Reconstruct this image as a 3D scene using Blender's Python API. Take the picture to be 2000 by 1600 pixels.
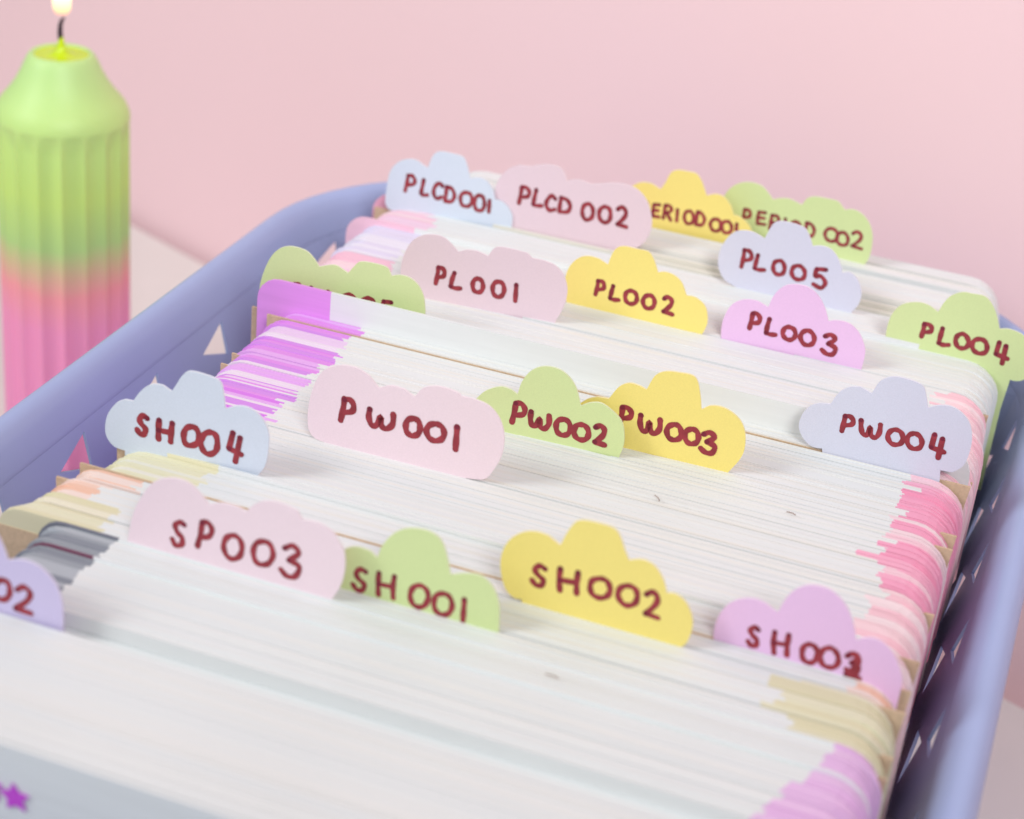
import bpy, math, random
from mathutils import Vector, Matrix
random.seed(7)
R = math.radians
for o in list(bpy.data.objects): bpy.data.objects.remove(o)
S = bpy.context.scene
col = S.collection

# ------------------------------------------------------------------ camera, world, lights, exposure
cam = bpy.data.cameras.new('camera')
cam.sensor_width = 36; cam.lens = 66.148
cam.clip_start = .01; cam.clip_end = 20
camo = bpy.data.objects.new('camera', cam); col.objects.link(camo)
camo.matrix_world = Matrix(((0.937347, -0.235665, 0.256598, 0.157243), (0.335897, 0.415786, -0.845160, -0.164012), (0.092484, 0.878399, 0.468895, 0.172263), (0, 0, 0, 1)))
cam.dof.use_dof = True; cam.dof.focus_distance = .366; cam.dof.aperture_fstop = 15; cam.dof.aperture_blades = 7
S.camera = camo
w = bpy.data.worlds.new('World'); S.world = w; w.use_nodes = True
w.node_tree.nodes['Background'].inputs[0].default_value = (.945, .985, .99, 1)
w.node_tree.nodes['Background'].inputs[1].default_value = .48
def area(name, loc, target, size, energy, color, spread=180):
    l = bpy.data.lights.new(name, 'AREA'); l.spread = R(spread); l.shape = 'SQUARE'; l.size = size; l.energy = energy; l.color = color
    o = bpy.data.objects.new(name, l); col.objects.link(o); o.location = loc
    o.rotation_euler = (Vector(target) - Vector(loc)).to_track_quat('-Z', 'Y').to_euler()
    return o
area('window_light', (-.95, -.60, .95), (.08, .07, 0), .50, 1.75, (.97, 1.0, 1.0), 70)
area('wall_fill_light', (.55, -.60, .78), (.01, .38, .17), .36, .90, (1.0, .99, .985), 50)  # added fill from front right, coned to brighten the middle of the wall
S.view_settings.view_transform = 'Standard'; S.view_settings.look = 'None'
S.view_settings.exposure = -.05; S.view_settings.gamma = 1
S.render.engine = 'CYCLES'
S.render.resolution_x = 1024; S.render.resolution_y = 819
S.cycles.max_bounces = 8; S.cycles.diffuse_bounces = 5

# ------------------------------------------------------------------ materials
def lin(c):
    return tuple(((v/255)/12.92 if v/255 <= .04045 else ((v/255+.055)/1.055)**2.4) for v in c)
def mat(name, rgb, rough=.6, noise=0, scale=900, bump=0, bscale=2500, sss=0, stretch=None, spec=.3, aniso=None):
    m = bpy.data.materials.new(name); m.use_nodes = True; nt = m.node_tree; b = nt.nodes['Principled BSDF']
    c = lin(rgb)
    b.inputs['Base Color'].default_value = (*c, 1); b.inputs['Roughness'].default_value = rough
    b.inputs['Specular IOR Level'].default_value = spec
    if sss:
        b.inputs['Subsurface Weight'].default_value = sss; b.inputs['Subsurface Radius'].default_value = (1, .6, .5)
        b.inputs['Subsurface Scale'].default_value = .004
    if noise or bump:
        tc = nt.nodes.new('ShaderNodeTexCoord'); mp = nt.nodes.new('ShaderNodeMapping')
        if stretch: mp.inputs['Scale'].default_value = stretch
        nt.links.new(tc.outputs['Object'], mp.inputs[0])
    if noise:
        n = nt.nodes.new('ShaderNodeTexNoise'); n.inputs['Scale'].default_value = scale; n.inputs['Detail'].default_value = 3
        nt.links.new(mp.outputs[0], n.inputs['Vector'])
        r = nt.nodes.new('ShaderNodeMapRange'); r.inputs[1].default_value = .3; r.inputs[2].default_value = .7
        r.inputs[3].default_value = 1-noise; r.inputs[4].default_value = 1+noise*.6
        nt.links.new(n.outputs['Fac'], r.inputs[0])
        mx = nt.nodes.new('ShaderNodeVectorMath'); mx.operation = 'SCALE'; mx.inputs[0].default_value = c
        nt.links.new(r.outputs[0], mx.inputs['Scale']); nt.links.new(mx.outputs[0], b.inputs['Base Color'])
    if bump:
        n2 = nt.nodes.new('ShaderNodeTexNoise'); n2.inputs['Scale'].default_value = bscale; n2.inputs['Detail'].default_value = 4
        nt.links.new(mp.outputs[0], n2.inputs['Vector'])
        bp = nt.nodes.new('ShaderNodeBump'); bp.inputs['Strength'].default_value = bump; bp.inputs['Distance'].default_value = .0002
        nt.links.new(n2.outputs['Fac'], bp.inputs['Height']); nt.links.new(bp.outputs[0], b.inputs['Normal'])
    return m
WST = (.02, 1, .35)
whites = [mat('white_paper_%s' % n, c, .75, .03, 1600, .12, 1500, stretch=WST, spec=.15) for n, c in
          (('cool', (226, 229, 230)), ('plain', (228, 229, 228)), ('warm', (229, 228, 224)), ('soft', (225, 227, 228)), ('cream', (232, 229, 219)))]
def pap(name, c, noise=.06): return mat(name, c, .7, noise, 1600, .1, 1500, stretch=WST, spec=.15)
pal = {
 'purple': [pap('purple_print', (224, 152, 231)), pap('orchid_print', (228, 176, 238)), pap('pale_orchid_print', (232, 205, 236)), pap('mauve_print', (214, 150, 232)), pap('lilac_white_print', (234, 220, 236)), pap('deep_orchid_print', (219, 136, 232))],
 'pink': [pap('rose_print', (240, 160, 190)), pap('pink_print', (242, 178, 202)), pap('pale_rose_print', (242, 205, 216)), pap('blush_print', (240, 216, 222)), pap('bright_rose_print', (241, 168, 196))],
 'palepink': [pap('shell_print', (242, 212, 218)), pap('light_blush_print', (242, 222, 226)), pap('soft_pink_print', (241, 200, 210))],
 'grey': [pap('grey_print', (156, 161, 169)), pap('mid_grey_print', (140, 145, 155)), pap('light_grey_print', (178, 183, 190))],
 'cream': [pap('cream_print', (226, 222, 196)), pap('straw_print', (222, 216, 184)), pap('ivory_print', (232, 226, 206))],
 'palecream': [pap('pale_cream_print', (232, 230, 216)), pap('pale_ivory_print', (234, 230, 218)), pap('butter_print', (230, 226, 196))],
 'peach': [pap('peach_print', (238, 196, 174)), pap('apricot_print', (240, 206, 190)), pap('pale_peach_print', (240, 220, 212))],
 'lilac': [pap('light_lilac_print', (230, 192, 231)), pap('lilac_print', (229, 187, 230)), pap('soft_lilac_print', (231, 196, 230))],
 'lavender': [pap('lavender_print', (224, 218, 238)), pap('pale_lavender_print', (230, 226, 238))],
 'rosy': [pap('rosy_print', (240, 196, 214)), pap('pink_lilac_print', (238, 208, 226)), pap('rose_white_print', (242, 214, 222))],
}
grey_face = mat('grey_print_face', (120, 124, 136), .5, .05, 500)
kraft = mat('kraft_card', (206, 180, 152), .85, .10, 1400, .3, 2500, spec=.1)
card_col = {'pink': (238, 218, 227), 'green': (211, 226, 166), 'yellow': (244, 226, 134), 'lavender': (213, 215, 232), 'blue': (213, 223, 238),
            'lilac': (234, 196, 234), 'dusty': (228, 207, 217), 'violet': (208, 198, 232)}
card = {k: mat('%s_card' % k, c, .75, .035, 3500, .35, 4000, spec=.15) for k, c in card_col.items()}
card_edge = {k: mat('%s_card_cut_edge' % k, tuple(int(v*.6+242*.4) for v in c), .8, spec=.1) for k, c in card_col.items()}
ink = mat('maroon_marker_ink', (152, 56, 66), .55, .28, 420, spec=.3)
ink_dark = mat('maroon_marker_ink_overlap', (118, 36, 56), .55, .2, 420, spec=.3)
plastic = mat('lilac_blue_plastic', (162, 178, 219), .36, .02, 60, .05, 900, sss=0, spec=.5)
star_m = mat('purple_star_foil', (206, 84, 216), .4, .04, 900)
fibre_m = mat('brown_fibre', (120, 84, 60), .9)

# ------------------------------------------------------------------ object helpers
def mesh(name, verts, faces, mats, idx=None, smooth=False):
    me = bpy.data.meshes.new(name); me.from_pydata([tuple(v) for v in verts], [], faces)
    for m in (mats if isinstance(mats, (list, tuple)) else [mats]): me.materials.append(m)
    if idx: me.polygons.foreach_set('material_index', idx)
    if smooth: me.polygons.foreach_set('use_smooth', [True]*len(me.polygons))
    me.update(); return me
def obj(name, me, parent=None, loc=None, rz=0):
    o = bpy.data.objects.new(name, me); col.objects.link(o)
    if parent: o.parent = parent
    if loc is not None: o.location = loc
    if rz: o.rotation_euler.z = rz
    return o
def empty(name, loc, rz=0):
    o = bpy.data.objects.new(name, None); o.empty_display_size = .01; col.objects.link(o); o.location = loc; o.rotation_euler.z = rz; return o
def tag(o, label, cat, group=None, kind=None):
    if label: o['label'] = label
    if cat: o['category'] = cat
    if group: o['group'] = group
    if kind: o['kind'] = kind
    return o

# ------------------------------------------------------------------ setting: table and wall
TZ = -.11
WA = Vector((-.1733, .4134)); WD = Vector((0.91397, -0.40577)); WN = Vector((WD.y, -WD.x))   # WN points to the room
def wp(s, n): p = WA + WD*s + WN*n; return (p.x, p.y)
tv = []; 
tab_m = mat('white_table_top', (230, 223, 220), .5, .02, 40, .05, 600, spec=.3)
q = [wp(-1.3, .002), wp(1.6, .002), wp(1.6, 1.5), wp(-1.3, 1.5)]
vs = [(*p, TZ) for p in q] + [(*p, TZ-.03) for p in q]
tbl = obj('table', mesh('table', vs, [(3, 2, 1, 0), (4, 5, 6, 7), (0, 1, 5, 4), (1, 2, 6, 5), (2, 3, 7, 6), (3, 0, 4, 7)], tab_m))
tbl['kind'] = 'structure'
wall_m = mat('pink_wall_paint', (244, 211, 216), .8, .012, 6, .06, 900, spec=.15)
NS, NZ = 60, 30; vs = []; fs = []
for i in range(NS+1):
    for j in range(NZ+1):
        s = -1.3+2.9*i/NS; z = -.5+1.9*j/NZ
        n = .0015*math.sin(s*7+.5)*math.sin(z*5+1)-.09*(math.sqrt((s-0.2447)**2+.0004)+(s-0.2447))/2
        vs.append((*wp(s, n-.003), z))
for i in range(NS):
    for j in range(NZ):
        a = i*(NZ+1)+j; fs.append((a, a+NZ+1, a+NZ+2, a+1))
m_ = len(vs)
for (s, z) in ((-1.3, -.5), (1.6, -.5), (1.6, 1.4), (-1.3, 1.4)): vs.append((*wp(s, -.12), z))
fs.append((m_+3, m_+2, m_+1, m_))
wl = obj('wall', mesh('wall', vs, fs, wall_m, smooth=True)); wl['kind'] = 'structure'

# ------------------------------------------------------------------ basket
BX0, BX1, BY0, BY1, BR, BZ = -.0267, .1648, -.022, .275, .055, -.005
LW = .0078
def path(off, n_corner=14, step=.006):
    """rounded rectangle, offset inward by off; list of (x, y, nx, ny) with outward normals, evenly dense"""
    x0, x1, y0, y1, r = BX0, BX1, BY0, BY1, BR
    pts = []
    def line(p, q, nx, ny):
        L = math.hypot(q[0]-p[0], q[1]-p[1]); n = max(1, round(L/step))
        for i in range(n): t = i/n; pts.append((p[0]+(q[0]-p[0])*t, p[1]+(q[1]-p[1])*t, nx, ny))
    def arc(cx, cy, a0):
        for i in range(n_corner): a = R(a0+90*i/n_corner); pts.append((cx+r*math.cos(a), cy+r*math.sin(a), math.cos(a), math.sin(a)))
    line((x0+r, y0), (x1-r, y0), 0, -1); arc(x1-r, y0+r, -90)
    line((x1, y0+r), (x1, y1-r), 1, 0); arc(x1-r, y1-r, 0)
    line((x1-r, y1), (x0+r, y1), 0, 1); arc(x0+r, y1-r, 90)
    line((x0, y1-r), (x0, y0+r), -1, 0); arc(x0+r, y0+r, 180)
    return [(x-nx*off, y-ny*off, nx, ny) for x, y, nx, ny in pts]
basket = empty('storage_basket', (.069, .12, TZ))
tag(basket, 'lilac blue plastic basket with triangle cutouts, packed with sheets and cloud tabs', 'basket')
BL = Vector((.069, .12, TZ))
def bloc(v): return (v[0]-BL.x, v[1]-BL.y, v[2]-BL.z)
P = path(0); N = len(P)
prof = [(.0079, -.0088), (.0080, -.0088), (.0080, -.00872), (.0078, -.0076), (.0072, -.0058), (.0064, -.0033), (.0052, -.0012), (.0038, -.0002), (.0026, 0), (.0013, -.0006), (.0004, -.0022), (0, -.0050), (0, -.0095), (.0006, -.0110), (.0014, -.0098), (.0016, -.0055), (.0030, -.0030), (.0046, -.0042), (.0060, -.0066), (.0068, -.0080), (.0071, -.0088)]
vs = [bloc((x-nx*o, y-ny*o, BZ+z)) for x, y, nx, ny in P for o, z in prof]
K = len(prof)
fs = [(i*K+j, i*K+(j+1) % K, ((i+1) % N)*K+(j+1) % K, ((i+1) % N)*K+j) for i in range(N) for j in range(K)]
fs = [tuple(reversed(f)) for f in fs]
obj('rim', mesh('rim', vs, fs, plastic, smooth=True), basket)
# lattice wall
cum = [0]
for i in range(N):
    a, b = P[i], P[(i+1) % N]; cum.append(cum[-1]+math.hypot(b[0]-a[0], b[1]-a[1]))
LEN = cum[-1]
def at(s, off, z):
    s %= LEN
    lo, hi = 0, N
    while hi-lo > 1:
        m = (lo+hi)//2
        if cum[m] <= s: lo = m
        else: hi = m
    a, b = P[lo], P[(lo+1) % N]; t = (s-cum[lo])/(cum[lo+1]-cum[lo])
    x, y, nx, ny = [a[k]+(b[k]-a[k])*t for k in range(4)]
    return bloc((x-nx*off, y-ny*off, z))
ncell = round(LEN/.0295); cw = LEN/ncell
ROWS = [(-.0138, -.0255, -1), (-.0255, -.0395, 1), (-.0395, -.0515, -1), (-.0515, -.0640, 1), (-.0640, -.0765, -1), (-.0765, -.0890, 1)]
TH = .0006
def offz(z): d = -.0138-z; return .0080+.235*min(d, .034)+.03*max(0, d-.034)
vs, fs = [], []
def cell(s0, s1, z1, z0, orient):
    cs, cz = (s0+s1)/2, (z0+z1)/2; hw, hh = (s1-s0)/2, (z1-z0)/2
    tw, th = hw*.36, hh-.0019
    k = -orient*(1 if at(cs, 0, 0)[0]+BL.x > (BX0+BX1)/2 else -1)      # holes point along the length of the box
    tri = [(-tw*k, 0), (tw*k, th), (tw*k, -th)]
    if k > 0: tri = [tri[0], tri[2], tri[1]]
    corners = [(-hw, -hh), (hw, -hh), (hw, hh), (-hw, hh)]
    ang = sorted(set([round(math.atan2(y, x), 6) for x, y in tri+corners]+[round(-math.pi+2*math.pi*(k+.5)/18, 6) for k in range(18)]))
    def hit(poly, a):
        dx, dy = math.cos(a), math.sin(a); best = None
        for k in range(len(poly)):
            (x1, y1), (x2, y2) = poly[k], poly[(k+1) % len(poly)]
            ex, ey = x2-x1, y2-y1; det = dx*(-ey)+dy*ex
            if abs(det) < 1e-14: continue
            t = (x1*(-ey)+y1*ex)/det; u = (dx*y1-dy*x1)/det
            if t > 0 and -1e-4 <= u <= 1+1e-4 and (best is None or t < best): best = t
        return (best*dx, best*dy)
    base = len(vs); n = len(ang)
    for a in ang:
        o = hit(corners, a); i = hit(tri, a)
        for (x, y) in (o, i):
            z = cz+y
            vs.append(at(cs+x, offz(z), z)); vs.append(at(cs+x, offz(z)-TH, z))
    for k in range(n):
        A = base+4*k; B = base+4*((k+1) % n)
        fs.append((A, B, B+2, A+2)); fs.append((A+1, A+3, B+3, B+1)); fs.append((A+2, B+2, B+3, A+3))
for r, (z1, z0, orr) in enumerate(ROWS):
    for c in range(ncell):
        s = c*cw + (cw/2 if r % 2 else 0)+.020
        cell(s, s+cw, z1, z0, orr)
wall_mesh = mesh('lattice', vs, fs, plastic)
obj('lattice_wall', wall_mesh, basket)
# solid band under the rim, solid foot and floor
def band(name, zs, cap=False):
    vs, fs = [], []
    M = 220
    for k in range(M):
        s = LEN*k/M
        for z in zs:
            vs.append(at(s, offz(z), z)); vs.append(at(s, offz(z)-TH, z))
    W = 2*len(zs)
    for k in range(M):
        a, b = k*W, ((k+1) % M)*W
        for j in range(len(zs)-1):
            c = 2*j
            fs += [(a+c, b+c, b+c+2, a+c+2), (a+c+1, a+c+3, b+c+3, b+c+1)]
    if cap: fs.append(tuple(k*W+2*(len(zs)-1) for k in range(M))); fs.append(tuple(reversed([k*W+2*(len(zs)-1)+1 for k in range(M)])))
    return obj(name, mesh(name, vs, fs, plastic, smooth=not cap), basket)
band('base', [-.089, -.100, TZ+.0015], cap=True)

# ------------------------------------------------------------------ sheets
SB = TZ+.0035          # sheets stand on the basket floor
def arc_pts(cx, cz, r, a0, a1, n):
    return [(cx+r*math.cos(R(a0+(a1-a0)*k/n)), cz+r*math.sin(R(a0+(a1-a0)*k/n))) for k in range(n+1)]
def sheet_mesh(xl, xr, zt, t, sl, sr, mats, rl=.005, rr=.0072):
    """a thin card with rounded top corners, split at sl and sr into left print, plain middle and right print"""
    left = [(xl, SB)] + arc_pts(xl+rl, zt-rl, rl, 180, 90, 5)
    if sl > xl+rl: left += [(sl, zt)]
    right = []
    if sr < xr-rr: right += [(sr, zt)]
    right += arc_pts(xr-rr, zt-rr, rr, 90, 0, 6) + [(xr, -.032), (xr-.0060, -.052), (xr-.0085, SB)]
    # zones as polygons
    L = left+[(sl, SB)]; Mi = [(sl, SB), (sl, zt), (sr, zt), (sr, SB)]; Rr = [(sr, SB)]+([] if sr < xr-rr else [])+right
    vs, fs, ix = [], [], []
    h = t/2
    for zi, poly in enumerate((L, Mi, Rr)):
        b = len(vs); n = len(poly)
        vs += [(x, -h, z) for x, z in poly]+[(x, h, z) for x, z in poly]
        fs.append(tuple(b+k for k in reversed(range(n)))); ix.append(zi)
        fs.append(tuple(b+n+k for k in range(n))); ix.append(zi)
        for k in range(n-1):
            if zi == 0 and k == n-2: continue
            if zi == 1 and k in (0, 2): continue
            fs.append((b+k, b+k+1, b+n+k+1, b+n+k)); ix.append(zi)
        fs.append((b+n-1, b, b+n, b+2*n-1)) ; ix.append(zi)
    me = mesh('sheet', vs, fs, mats, ix)
    return me
nsheet = 0; late = []
def sheet(y, t, xl, xr, zt, sl, sr, ml, mr, label, group, mw=None, jit=True, name='sticker_sheet', js=1, jsl=1, tilt=0):
    global nsheet; nsheet += 1
    if jit:
        zt += random.gauss(0, .00004)*js; xl += random.gauss(0, .0004)*js; xr += random.gauss(0, .0003)
        sl += random.gauss(0, .0003)*jsl; sr += random.gauss(0, .00025)*jsl
    sl = max(sl, xl+.0052); sr = min(sr, xr-.0075)
    mw = mw or random.choice(whites[:2]*2+whites[:4])
    me = sheet_mesh(xl, xr, zt, t*.996, sl, sr, [ml or mw, mw, mr or mw])
    if jit and nsheet > 270:
        late.append((me, y)); return None
    o = obj(name, me, None, (0, y, 0), R(random.gauss(0, .05)) if jit else 0)
    if tilt: o.rotation_euler.y = tilt
    tag(o, label, 'card sheet', group)
    return o
def stack(y0, y1, zt, xl, sl, cl, xr, sr, cr, label, tmin=.00036, tmax=.00066, zend=None, jl=1, jr=1, mws=None):
    y = y0; lm = rm = None; left = 0; rgt = 0; dl = dr = 0
    group = label[0].lower()+label[1:]
    jz = 1 if cl == 'grey' else min(jl, jr)
    while y < y1-.0003:
        t = min(random.uniform(tmin, tmax), y1-y)
        if y1-y-t < .0003: t = y1-y
        if left <= 0 and cl: lm = random.choice(pal[cl]); left = random.choice((1, 2, 2, 3, 4)); dl = random.gauss(0, .0009)*jl
        if rgt <= 0 and cr: rm = random.choice(pal[cr]); rgt = random.choice((2, 3, 3, 4, 6)); dr = random.gauss(0, .0016)*jr
        left -= 1; rgt -= 1
        f = (y-y0)/max(y1-y0, 1e-6); z = zt if zend is None else zt+(zend-zt)*f
        def lp(v): return v[0]+(v[1]-v[0])*f if isinstance(v, tuple) else v
        sheet(y+t/2, t, lp(xl), lp(xr), z, lp(sl)+dl, lp(sr)+dr, lm if cl else None, rm if cr else None, label, group, random.choice(mws) if mws else None, js=jz, jsl=min(jl, jr))
        y += t
FY = .0160
WHT = None
stack(.0172, .0270, 0, (.000, .000), .012, None, .1495, .140, 'lilac', 'white sheet at the very front of the box, lying towards the camera', jl=.3, jr=.3, mws=whites[:2])
stack(.0272, .0438, -.0004, .000, .012, None, .1495, .140, 'lilac', 'white sheet in the front stack, before the lilac tab ending in 02', jl=.3, jr=.3, mws=whites[:2])
stack(.0450, .0480, -.0028, .004, .012, None, .1500, .143, 'lilac', 'lower white sheet sunk in the gap behind the lilac tab ending in 02')
stack(.0482, .0703, 0, .0062, .0200, 'grey', .1498, (.1345, .1435), 'lilac', 'sheet with grey printed left corner, between gap and pink SP003 tab', jl=.35, jr=.3, mws=whites[:2]+whites[:1])
stack(.0707, .0745, 0, (-.004, -.001), .0168, 'cream', .1500, .1335, 'cream', 'sheet with cream corners, between pink SP003 and green SH001 tabs')
stack(.0749, .0786, 0, -.0005, .0165, 'cream', .1502, .1315, 'cream', 'sheet with cream corners, right behind the green SH001 tab')
stack(.0787, .0841, 0, .0002, .0098, 'peach', .1502, .1310, 'cream', 'sheet with peach left corner, before the yellow SH002 tab')
stack(.0849, .0886, 0, .0015, .0150, 'peach', .1502, .1420, 'peach', 'sheet with peach corners, between yellow SH002 and lilac SH003 tabs')
stack(.0896, .0981, 0, .0045, .0240, 'palecream', .1504, .1415, 'palepink', 'sheet with pale cream left corner, before the pale blue SH004 tab')
stack(.0994, .1173, 0, .0055, .0230, 'lilac', .1502, .1400, 'palepink', 'sheet with pale pink right corner, between pale blue SH004 and pink PW001 tabs')
stack(.1177, .1381, 0, (.0050, .0042), (.0225, .0235), 'purple', .1502, .1395, 'pink', 'sheet with striped purple and pink corners, between pink PW001 and green PW002 tabs')
stack(.1385, .1433, 0, .0042, .0238, 'purple', .1502, .1405, 'pink', 'sheet with purple left corner, between green PW002 and yellow PW003 tabs')
stack(.1437, .1601, 0, .0038, (.0240, .0232), 'purple', (.1502, .1506), .1400, 'pink', 'sheet with purple left corner, between yellow PW003 and pale lavender PW004 tabs')
stack(.1611, .1644, .0002, .0045, .0225, 'purple', .1508, .1420, 'palepink', 'sheet with purple left corner, behind the pale lavender PW004 tab')
stack(.1667, .1872, -.0002, (.0015, .0000), .0180, 'palepink', .1510, .1400, 'palepink', 'sheet with pale pink corners, between half hidden green tab and pink PL001 tab')
stack(.1876, .1999, 0, .0000, .0160, 'rosy', .1500, .1400, 'palepink', 'white sheet between the pink PL001 tab and yellow PL002 tab')
stack(.2003, .2172, 0, .0000, .0155, 'lavender', .1500, .1400, None, 'sheet with pale lavender left corner, behind yellow PL002 and lilac PL003 tabs')
stack(.2180, .2282, 0, (-.0005, .0000), .0150, 'rosy', .1500, .1400, None, 'sheet with pale pink left corner, between green PL004 and lavender PL005 tabs')
stack(.2286, .2310, -.0002, .0010, .0140, 'rosy', .1490, .1400, None, 'cream edged sheet in front of the pale blue and pink tabs of the last rows')
stack(.2360, .2466, .0022, (.0040, .0060), .0150, 'rosy', .1470, .1400, None, 'white sheet in the raised rear stack, before the yellow tab at the back')
stack(.2488, .2525, .0024, .0080, .0150, None, .1460, .1400, None, 'white sheet in the raised rear stack, before the green tab at the back')
stack(.2545, .2590, .0022, .0100, .0180, None, .1450, .1400, None, 'white sheet at the very back of the box, behind the last green tab')
# single sheets that stand out
wh = whites[0]
sheet(.0165, .0008, -.001, .150, 0, .012, .140, None, None, 'foremost white sheet facing the camera, with purple stars on its face', None, wh, False)
sheet(.1648, .0007, -0.0011, .150, .0064, 0.0157, .140, pal['purple'][0], None, 'single sheet standing proud with a bright purple left corner, before the half hidden green tab', None, wh, False)
sheet(.2175, .0006, -.0040, .150, .0012, .0132, .142, pal['rosy'][0], None, 'taller sheet with a solid pink left corner, standing at the left before the rear tabs', None, wh, False)
sheet(.2345, .0007, -.0045, .146, .0010, .0100, .138, pal['pink'][1], None, 'pink edged sheet at the back left, behind the pale blue PLCD001 tab', None, whites[4], False)
sheet(.0700-.0, .0006, .0050, .150, .0003, .0205, .142, grey_face, pal['lilac'][0], 'last dark grey sheet of the grey cornered stack, before the pink SP003 tab', None, wh, False)
sheet(.0743-.0112, .00035, .0066, .1498, .0005, .0198, .142, mat('maroon_print', (120, 70, 92), .6), None, 'thin sheet with a dark maroon edge inside the grey cornered stack', None, wh, False)
sheet(.0985, .0006, .0048, .1502, .0008, .0242, .1415, pal['palecream'][2], pal['palepink'][0], 'cream yellow edged sheet standing in front of the pale blue SH004 tab', None, wh, False)
sheet(.2315+.0006, .0005, .0015, .148, .0004, .012, .140, None, None, 'cream coloured sheet in front of the pale blue PLCD001 tab', None, whites[4], False)
KR = {'SP003': (-.0060, .1507, -.0040), 'SH001': (-.0010, .1507, -.0030), 'SH002': (-.0005, .1507, -.0012), 'SH003': (.0015, .1507, -.0002), 'SH004': (.0030, .1507, -.0012),
      'PW001': (.0040, .1507, -.0030), 'PW002': (.0038, .1507, -.0016), 'PW003': (.0036, .1507, -.0016), 'PW004': (.0030, .1507, -.0001), 'PW005': (-.0045, .1507, -.0035), 'SP002': (.004, .150, -.012),
      'PL001': (.004, .150, -.004), 'PL002': (.004, .150, -.004), 'PL003': (.004, .150, -.004), 'PL005': (.004, .150, -.006), 'PL004': (.002, .1505, -.007),
      'PLCD001': (-.003, .146, -.002), 'PLCD002': (.006, .146, -.005), 'PERIOD001': (.012, .143, -.004), 'PERIOD002': (.012, .143, -.004)}
STARS = [(0.03502, -0.00866, 0.00260, "small purple star sticker on the foremost sheet, bottom left"), (0.03066, -0.00821, 0.00260, "purple star sticker mostly cut off by the left edge")]
FIBRES = [(0.09811, 0.1265, 0.0006, 0.0022, -0.9, 'short dark fibre lying on white sheets right of the yellow PW003 tab'), (0.12161, 0.13317, 0.0006, 0.0018, -0.2, 'tiny fibre lying on white sheets below the pale lavender PW004 tab'), (0.09824, 0.06624, 0.0006, 0.0022, -0.1, 'brown fibre lying on white sheets in front of the yellow SH002 tab')]

# beyond the nearest sheets the rear ones are joined into one object
vs, fs, ix, ms = [], [], [], []
for me, y in late:
    b = len(vs); vs += [(v.co.x, v.co.y+y, v.co.z) for v in me.vertices]
    for p in me.polygons:
        m = me.materials[p.material_index]
        if m not in ms: ms.append(m)
        fs.append(tuple(b+i for i in p.vertices)); ix.append(ms.index(m))
if late:
    tag(obj('packed_sheets', mesh('packed_sheets', vs, fs, ms, ix)), 'tightly packed white edged sheets filling the rear half of the basket', 'card sheets', None, 'stuff')

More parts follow.
